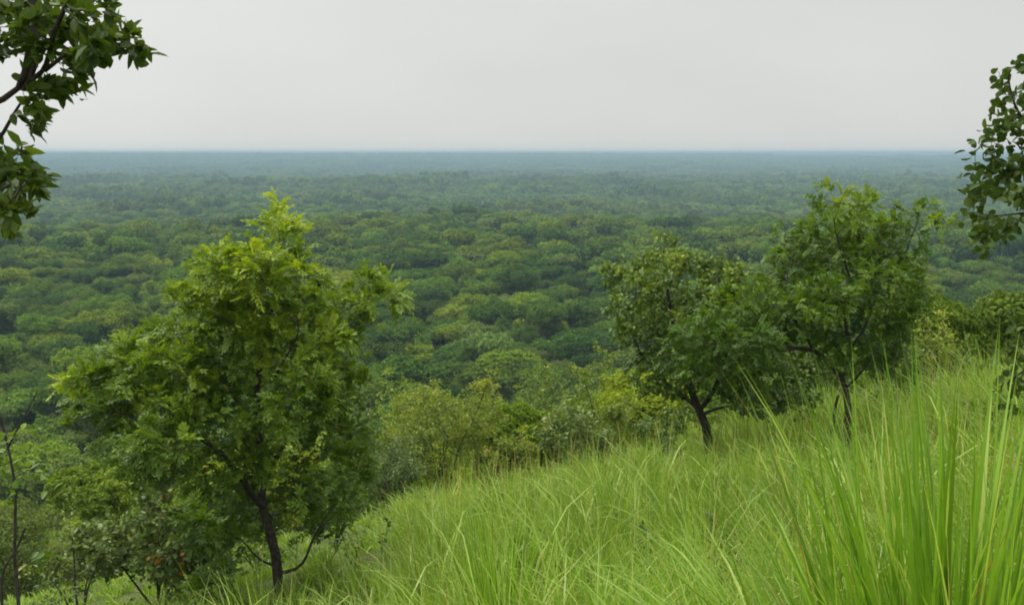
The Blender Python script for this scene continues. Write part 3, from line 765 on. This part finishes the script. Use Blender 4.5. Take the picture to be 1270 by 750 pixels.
# ------------------------------------------------------------------ broad grass clumps close to the camera
grass_clump('tallest broad-bladed grass clump, rising at the right edge', 1220, 424, 2.9, 330, .13, 61, .018, .04, .24, None, .0, .26)
grass_clump('broad-bladed grass clump just left of the tallest one', 1145, 500, 3.2, 190, .13, 62, .014, .05, .5, None, .04, .28)
grass_clump('dense grass clump in front of the tallest one, at lower right corner', 1268, 540, 2.6, 230, .14, 63, .018, .07, .4, None, .02, .28)
grass_clump('arching pale-tipped grass clump at the left of the tall right-hand grass', 1012, 590, 3.6, 90, .09, 64, .014, .14, .95, 2.9, .16, .30)
grass_clump('leaning grass clump between the tallest clump and the arching pale one', 1085, 600, 3.4, 100, .11, 68, .014, .09, .8, 2.8, .08, .28)
grass_clump('drooping pale grass clump low at bottom right of centre', 905, 665, 4.2, 220, .14, 65, .017, .18, 1.1, 2.9, .20)
grass_clump('upright green grass clump at the bottom centre', 622, 612, 6.2, 190, .13, 66, .014, .05, .30, None, -.08)
grass_clump('upright grass clump in the hollow between bottom centre and right', 770, 660, 5.6, 150, .14, 67, .013, .08, .5, None, .02)

# ------------------------------------------------------------------ woodland
rng = np.random.default_rng(99)
near_v = make_variants(24000, .058, 200, 'near_tree')      # unit crown radius about 1
mid_v = make_variants(12000, .082, 300, 'wood_tree')
def scatter(y0, y1, cell, jit, half=.62, seed=0):
    r = np.random.default_rng(seed)
    ys = np.arange(y0, y1, cell); out = []
    for k, y in enumerate(ys):
        w = half * y + 12
        xs = np.arange(-w, w, cell) + (cell / 2 if k % 2 else 0)
        out.append(np.stack([xs + r.uniform(-jit, jit, len(xs)) * cell, y + r.uniform(-jit, jit, len(xs)) * cell], -1))
    return np.concatenate(out)

trees = []       # x, y, R, variant list, index, squash
for x, y in scatter(29, 62, 3.9, .42, .66, 1):
    if y < 33 and -3.5 < x < 3.5: continue
    trees.append((x, y, rng.uniform(1.3, 2.3), 0))
for x, y in scatter(62, 118, 5.0, .42, .64, 2):
    trees.append((x, y, rng.uniform(2.0, 3.6), 0 if y < 80 else 1))
for x, y in scatter(118, 330, 6.4, .42, .62, 3):
    trees.append((x, y, rng.uniform(2.3, 4.2) + 3.0 * rng.random() ** 2.5, 1))
cand = []
for (x, y, R, lv) in trees:
    if y > 70 and fnoise(np.array(x), np.array(y), 42., 47, 2) < -1.0: continue        # small clearings
    z = float(ground(x, y)); sq = rng.uniform(.75, 1.2)
    px, py = project((x, y, z + R * 1.2 * sq))
    # patches of one kind, as in real woodland
    f = fnoise(np.array(x), np.array(y), 55., 41, 2) + rng.normal(0, .45)
    grad = sstep(60, 150, y)
    if y < 60 and px < 170: pool = [1, 4, 2, 4]
    elif y < 118: pool = [3, 2, 4, 7, 3, 3, 2] if f > -.3 else [1, 4, 2, 7, 1]
    elif y < 170: pool = [1, 2, 7, 5, 4] if f > 0 else [0, 6, 1, 5, 2]
    else: pool = [1, 5, 2, 7] if f > .25 else [0, 6, 0, 5, 1, 4]
    vi = pool[rng.integers(len(pool))]
    cand.append(dict(x=x, y=y, z=z, R=R, lv=lv, vi=vi, sq=sq, px=px, py=py, rz=rng.uniform(0, 6.28), rpx=F_PX * R / y))
inview = [c for c in cand if -20 < c['px'] < 1290 and c['py'] < 760]
inview.sort(key=lambda c: -c['rpx'])
indiv = inview[:290]; ids = set(id(c) for c in indiv)
rest = [c for c in cand if id(c) not in ids]

ZX = [(70, 'below the overhanging branches'), (235, 'left of the tall tree'), (345, "behind the tall tree's left half"), (500, "behind the tall tree's right half"), (610, 'just right of the tall tree'), (735, 'in the gap between the big trees'),
      (860, "behind the olive tree's left side"), (950, 'behind the olive tree'), (1060, 'behind the spreading tree'), (1165, "behind the spreading tree's right part"), (9999, 'beyond the right edge twigs')]
ZY = [(46, 'upper slope'), (62, 'mid slope'), (90, 'lower slope'), (118, 'hill foot'), (145, 'near plain'), (175, 'plain'), (9999, 'farther plain')]
def words(c):
    col, shape = KINDS[VM[c['lv']][c['vi']][0]]
    zx = next(w for l, w in ZX if c['px'] < l); zy = next(w for l, w in ZY if c['y'] < l)
    return col, shape, zy, zx
VM = {0: near_v, 1: mid_v}
buckets = {}
for c in indiv: buckets.setdefault(words(c), []).append(c)
for (col, shape, zy, zx), cs in buckets.items():
    cs.sort(key=lambda c: c['px'])
    n = len(cs)
    for i, c in enumerate(cs):
        size = '' 
        if n == 1: pre = ''
        elif n == 2: pre = ['left-hand ', 'right-hand '][i]
        elif n == 3: pre = ['leftmost ', 'middle ', 'rightmost '][i]
        else: pre = ['leftmost ', 'second from left ', 'third from left ', 'fourth from left ', 'fifth from left ', 'sixth from left ', 'seventh from left '][min(i, 6)]
        c['label'] = f"{pre}{col} {shape} {zy} tree {zx}"
for c in indiv:
    mat, bm, cm, R0, H0 = VM[c['lv']][c['vi']]
    e = empty('woodland_tree', (c['x'], c['y'], c['z'] - .05))
    s = c['R'] / R0
    tag(e, c['label'], 'tree', 'woodland trees on the slope and near plain')
    for nm, me in (('trunk', bm), ('crown', cm)):
        o = link(nm, me, e); o.scale = (s, s, s * c['sq']); o.rotation_euler = (0, 0, c['rz'])

# the rest of the woodland reads as one mass: one object of instances
def forest_object():
    protos = bpy.data.collections.new('forest_kinds')
    low = make_variants(3200, .155, 400, 'far_tree')
    r = np.random.default_rng(55)
    names = 0
    def add(parts, mats):
        nonlocal names
        o = bpy.data.objects.new('forest_kind_%02d' % names, parts); names += 1
        protos.objects.link(o)
    def merge(bm_, cm_):
        # a single mesh holding trunk and crown
        import bmesh
        b = bmesh.new(); b.from_mesh(cm_); k = len(b.faces)
        b.from_mesh(bm_); b.faces.ensure_lookup_table()
        for f in b.faces[k:]: f.material_index = 1
        me = bpy.data.meshes.new('forest_tree'); b.to_mesh(me); b.free()
        me.materials.append(cm_.materials[0]); me.materials.append(bm_.materials[0])
        return me
    for v in mid_v: add(merge(v[1], v[2]), None)                 # 0-7
    for v in low: add(merge(v[1], v[2]), None)                   # 8-15
    # patches of distant canopy, 16-21
    patch_h = 1.
    MATS = ['wood_dark', 'wood_mid', 'wood_olive', 'wood_yellow', 'wood_grey']
    for k in range(6):
        rr = np.random.default_rng(700 + k)
        parts = {}
        n = 95
        side = 84.
        gx = (np.arange(10) + .5) / 10 * side - side / 2
        pts = np.array([(a, b) for a in gx for b in gx]) + rr.uniform(-3.6, 3.6, (100, 2))
        for (x, y) in pts:
            if rr.random() < .04: continue
            R = rr.uniform(2.8, 5.6) + 2.5 * rr.random() ** 3; H = R * rr.uniform(1.5, 2.0)
            _, c = wood_tree(int(rr.integers(1e6)), R, H, 260, R * .40, rr.uniform(.2, .8), 7, False, .1)
            m = rr.choice(5, p=[.50, .30, .06, .02, .12] if k < 3 else [.16, .44, .22, .05, .13])
            parts.setdefault(m, []).append((c[0] + np.array([x, y, 0]), c[1], c[2], np.clip(c[3] + rr.normal(0, .14), 0, 1)))
        import bmesh
        b = bmesh.new(); ms = []
        for m in sorted(parts):
            V, l, s, t = join(parts[m])
            me = mesh_raw('tmp', V, l, s, None, {'tint': t})
            kf = len(b.faces); b.from_mesh(me); b.faces.ensure_lookup_table()
            for f in b.faces[kf:]: f.material_index = len(ms)
            ms.append(M[MATS[m]]); bpy.data.meshes.remove(me)
        patch_h = max([patch_h] + [v.co.z for v in b.verts])
        me = bpy.data.meshes.new('canopy_patch'); b.to_mesh(me); b.free()
        for m in ms: me.materials.append(m)
        add(me, None)
    P, I, S, Rz = [], [], [], []
    for c in rest:
        P.append((c['x'], c['y'], c['z'] - .05)); I.append(c['vi']); s = c['R'] / mid_v[c['vi']][3]; S.append((s, s, s * c['sq'])); Rz.append(c['rz'])
    for x, y in scatter(330, 985, 7.0, .42, .60, 4):
        R = r.uniform(2.4, 4.5) + 3.2 * r.random() ** 2.5; f = fnoise(np.array(x), np.array(y), 120., 43, 2) + r.normal(0, .4)
        pool = [1, 5, 2, 7, 4] if f > .2 else [0, 6, 0, 5, 1]
        vi = pool[r.integers(len(pool))]
        P.append((x, y, float(ground(x, y)) - .1)); I.append(8 + vi); s = R / low[vi][3]; S.append((s, s, s * r.uniform(.85, 1.3))); Rz.append(r.uniform(0, 6.28))
    # beyond: patches following the ground
    y = 985.
    while y < 13300:
        st = 76. * (1 if y < 6500 else 1.6)
        w = .60 * y + 60
        for x in np.arange(-w, w, st):
            xx, yy = x + r.uniform(-8, 8), y + r.uniform(-8, 8)
            if math.hypot(xx, yy) > 13500: continue
            sc = st / 76. * 1.05; gz = float(ground(xx, yy))
            P.append((xx, yy, float(ground(xx, yy)) - .3)); I.append(16 + int(r.integers(3)) + (3 if fnoise(np.array(xx), np.array(yy), 700., 61, 3) + r.normal(0, .3) > .05 else 0)); S.append((sc, sc, min(r.uniform(.8, 1.15) + .9 * r.random() ** 4, max(.35, (4.5 - gz) / patch_h)))); Rz.append(r.integers(4) * math.pi / 2 + r.normal(0, .05))
        y += st
    P = np.array(P, dtype=np.float32)
    me = bpy.data.meshes.new('forest'); me.vertices.add(len(P)); me.vertices.foreach_set('co', P.ravel())
    a = me.attributes.new('kind_index', 'INT', 'POINT'); a.data.foreach_set('value', np.array(I, dtype=np.int32))
    a = me.attributes.new('size', 'FLOAT_VECTOR', 'POINT'); a.data.foreach_set('vector', np.array(S, dtype=np.float32).ravel())
    rv = np.zeros((len(P), 3), dtype=np.float32); rv[:, 2] = Rz
    a = me.attributes.new('turn', 'FLOAT_VECTOR', 'POINT'); a.data.foreach_set('vector', rv.ravel())
    o = link('forest', me)
    tag(o, 'continuous green woodland spreading over the plain to the far ridges', 'forest', None, 'stuff')
    g = bpy.data.node_groups.new('forest', 'GeometryNodeTree')
    g.interface.new_socket('Geometry', in_out='INPUT', socket_type='NodeSocketGeometry')
    g.interface.new_socket('Geometry', in_out='OUTPUT', socket_type='NodeSocketGeometry')
    N, L = g.nodes, g.links
    gi, go = N.new('NodeGroupInput'), N.new('NodeGroupOutput')
    m2p = N.new('GeometryNodeMeshToPoints')
    ci = N.new('GeometryNodeCollectionInfo'); ci.inputs['Collection'].default_value = protos
    ci.inputs['Separate Children'].default_value = True; ci.inputs['Reset Children'].default_value = True
    ip = N.new('GeometryNodeInstanceOnPoints'); ip.inputs['Pick Instance'].default_value = True
    def attr(nm, ty):
        q_ = N.new('GeometryNodeInputNamedAttribute'); q_.data_type = ty; q_.inputs['Name'].default_value = nm
        return next(s for s in q_.outputs if s.enabled and s.name == 'Attribute')
    L.new(gi.outputs[0], m2p.inputs['Mesh']); L.new(m2p.outputs[0], ip.inputs['Points']); L.new(ci.outputs[0], ip.inputs['Instance'])
    L.new(attr('kind_index', 'INT'), ip.inputs['Instance Index'])
    e2r = N.new('FunctionNodeEulerToRotation'); L.new(attr('turn', 'FLOAT_VECTOR'), e2r.inputs[0]); L.new(e2r.outputs[0], ip.inputs['Rotation'])
    L.new(attr('size', 'FLOAT_VECTOR'), ip.inputs['Scale'])
    L.new(ip.outputs[0], go.inputs[0])
    md = o.modifiers.new('forest', 'NODES'); md.node_group = g
    print('forest points', len(P), 'individual', len(indiv))
forest_object()

# ------------------------------------------------------------------ haze
HAZE_D = 2.8e-4
def haze():
    x0, x1, y0, y1, z0, z1 = -14500, 14500, -800, 14500, zmin - 1.5, 6.0
    V = np.array([(x, y, z) for z in (z0, z1) for y in (y0, y1) for x in (x0, x1)], float)
    Fc = [(0, 2, 3, 1), (4, 5, 7, 6), (0, 1, 5, 4), (2, 6, 7, 3), (0, 4, 6, 2), (1, 3, 7, 5)]
    m = bpy.data.materials.new('haze_air'); t, N, L = nt(m)
    out = N.new('ShaderNodeOutputMaterial'); pv = N.new('ShaderNodeVolumePrincipled')
    pv.inputs['Color'].default_value = (.37, .52, .615, 1); pv.inputs['Density'].default_value = HAZE_D
    pv.inputs['Anisotropy'].default_value = 0.0
    L.new(pv.outputs[0], out.inputs['Volume'])
    o = link('haze', mesh_raw('haze', V, np.array(Fc).ravel(), np.arange(6) * 4, m))
    tag(o, 'thin blue-grey haze over the whole plain', 'haze', None, 'stuff')
haze()

# ------------------------------------------------------------------ sky and sun
SUN_EL, SUN_AZ = math.radians(58), math.radians(-60)     # azimuth from +Y, negative = left
w = bpy.data.worlds.new('World'); SC.world = w; w.use_nodes = True
t = w.node_tree; N, L = t.nodes, t.links; N.clear()
out = N.new('ShaderNodeOutputWorld'); bg = N.new('ShaderNodeBackground'); bg.inputs['Strength'].default_value = .1
sky = N.new('ShaderNodeTexSky'); sky.sky_type = 'NISHITA'; sky.sun_disc = False; sky.sun_elevation = SUN_EL; sky.sun_rotation = SUN_AZ
hs = N.new('ShaderNodeHueSaturation'); hs.inputs['Saturation'].default_value = .15; hs.inputs['Value'].default_value = 1.0
tc = N.new('ShaderNodeTexCoord'); sx = N.new('ShaderNodeSeparateXYZ'); L.new(tc.outputs['Generated'], sx.inputs[0])
cr = N.new('ShaderNodeMapRange'); cr.inputs['From Min'].default_value = .14; cr.inputs['From Max'].default_value = 1
cr.inputs['To Min'].default_value = 4.25; cr.inputs['To Max'].default_value = 16.0
L.new(sx.outputs['Z'], cr.inputs['Value'])
# overcast cloud sheet: brighter towards the left where the sun stands behind it, faint structure
mpx = N.new('ShaderNodeMapRange'); mpx.inputs['From Min'].default_value = -.6; mpx.inputs['From Max'].default_value = .6; mpx.inputs['To Min'].default_value = 1.06; mpx.inputs['To Max'].default_value = .94
L.new(sx.outputs['X'], mpx.inputs['Value'])
nz = N.new('ShaderNodeTexNoise'); nz.inputs['Scale'].default_value = 2.2; nz.inputs['Detail'].default_value = 4
mp = N.new('ShaderNodeMapping'); mp.inputs['Scale'].default_value = (1, 1, 3.0); L.new(tc.outputs['Generated'], mp.inputs[0]); L.new(mp.outputs[0], nz.inputs['Vector'])
mz = N.new('ShaderNodeMapRange'); mz.inputs['To Min'].default_value = .86; mz.inputs['To Max'].default_value = 1.12; L.new(nz.outputs['Fac'], mz.inputs['Value'])
m1 = N.new('ShaderNodeMath'); m1.operation = 'MULTIPLY'; L.new(cr.outputs[0], m1.inputs[0]); L.new(mpx.outputs[0], m1.inputs[1])
m2 = N.new('ShaderNodeMath'); m2.operation = 'MULTIPLY'; L.new(m1.outputs[0], m2.inputs[0]); L.new(mz.outputs[0], m2.inputs[1])
vm = N.new('ShaderNodeVectorMath'); vm.operation = 'SCALE'; vm.inputs[0].default_value = (.985, 1.0, .965); L.new(m2.outputs[0], vm.inputs['Scale'])
mix = N.new('ShaderNodeMix'); mix.data_type = 'RGBA'; mix.inputs[0].default_value = .92
L.new(sky.outputs[0], hs.inputs['Color']); L.new(hs.outputs[0], mix.inputs[6]); L.new(vm.outputs[0], mix.inputs[7])
L.new(mix.outputs[2], bg.inputs['Color']); L.new(bg.outputs[0], out.inputs['Surface'])

sl = bpy.data.lights.new('sun', 'SUN'); sl.energy = 1.5; sl.angle = math.radians(14); sl.color = (1, .97, .92)
so = bpy.data.objects.new('sun', sl); COL.objects.link(so); so.location = (-20, -10, 40)
dv = Vector((math.sin(SUN_AZ) * math.cos(SUN_EL), math.cos(SUN_AZ) * math.cos(SUN_EL), math.sin(SUN_EL)))
so.rotation_euler = dv.to_track_quat('Z', 'Y').to_euler()

# ------------------------------------------------------------------ camera, render settings
cam = bpy.data.cameras.new('camera'); co = bpy.data.objects.new('camera', cam); COL.objects.link(co)
cam.sensor_width = 36; cam.lens = F_PX / 1270 * 36; cam.clip_start = .05; cam.clip_end = 40000
co.location = (0, 0, 0); co.rotation_euler = (math.pi / 2 - PITCH, 0, 0)
SC.camera = co
SC.render.engine = 'CYCLES'
cy = SC.cycles
cy.max_bounces = 6; cy.diffuse_bounces = 3; cy.glossy_bounces = 2; cy.transmission_bounces = 4; cy.transparent_max_bounces = 4; cy.volume_bounces = 0
cy.use_denoising = True
cy.filter_width = 1.9
cy.caustics_reflective = False; cy.caustics_refractive = False
SC.view_settings.view_transform = 'Standard'; SC.view_settings.look = 'None'
SC.view_settings.exposure = .75; SC.view_settings.gamma = 1; SC.view_settings.use_curve_mapping = False
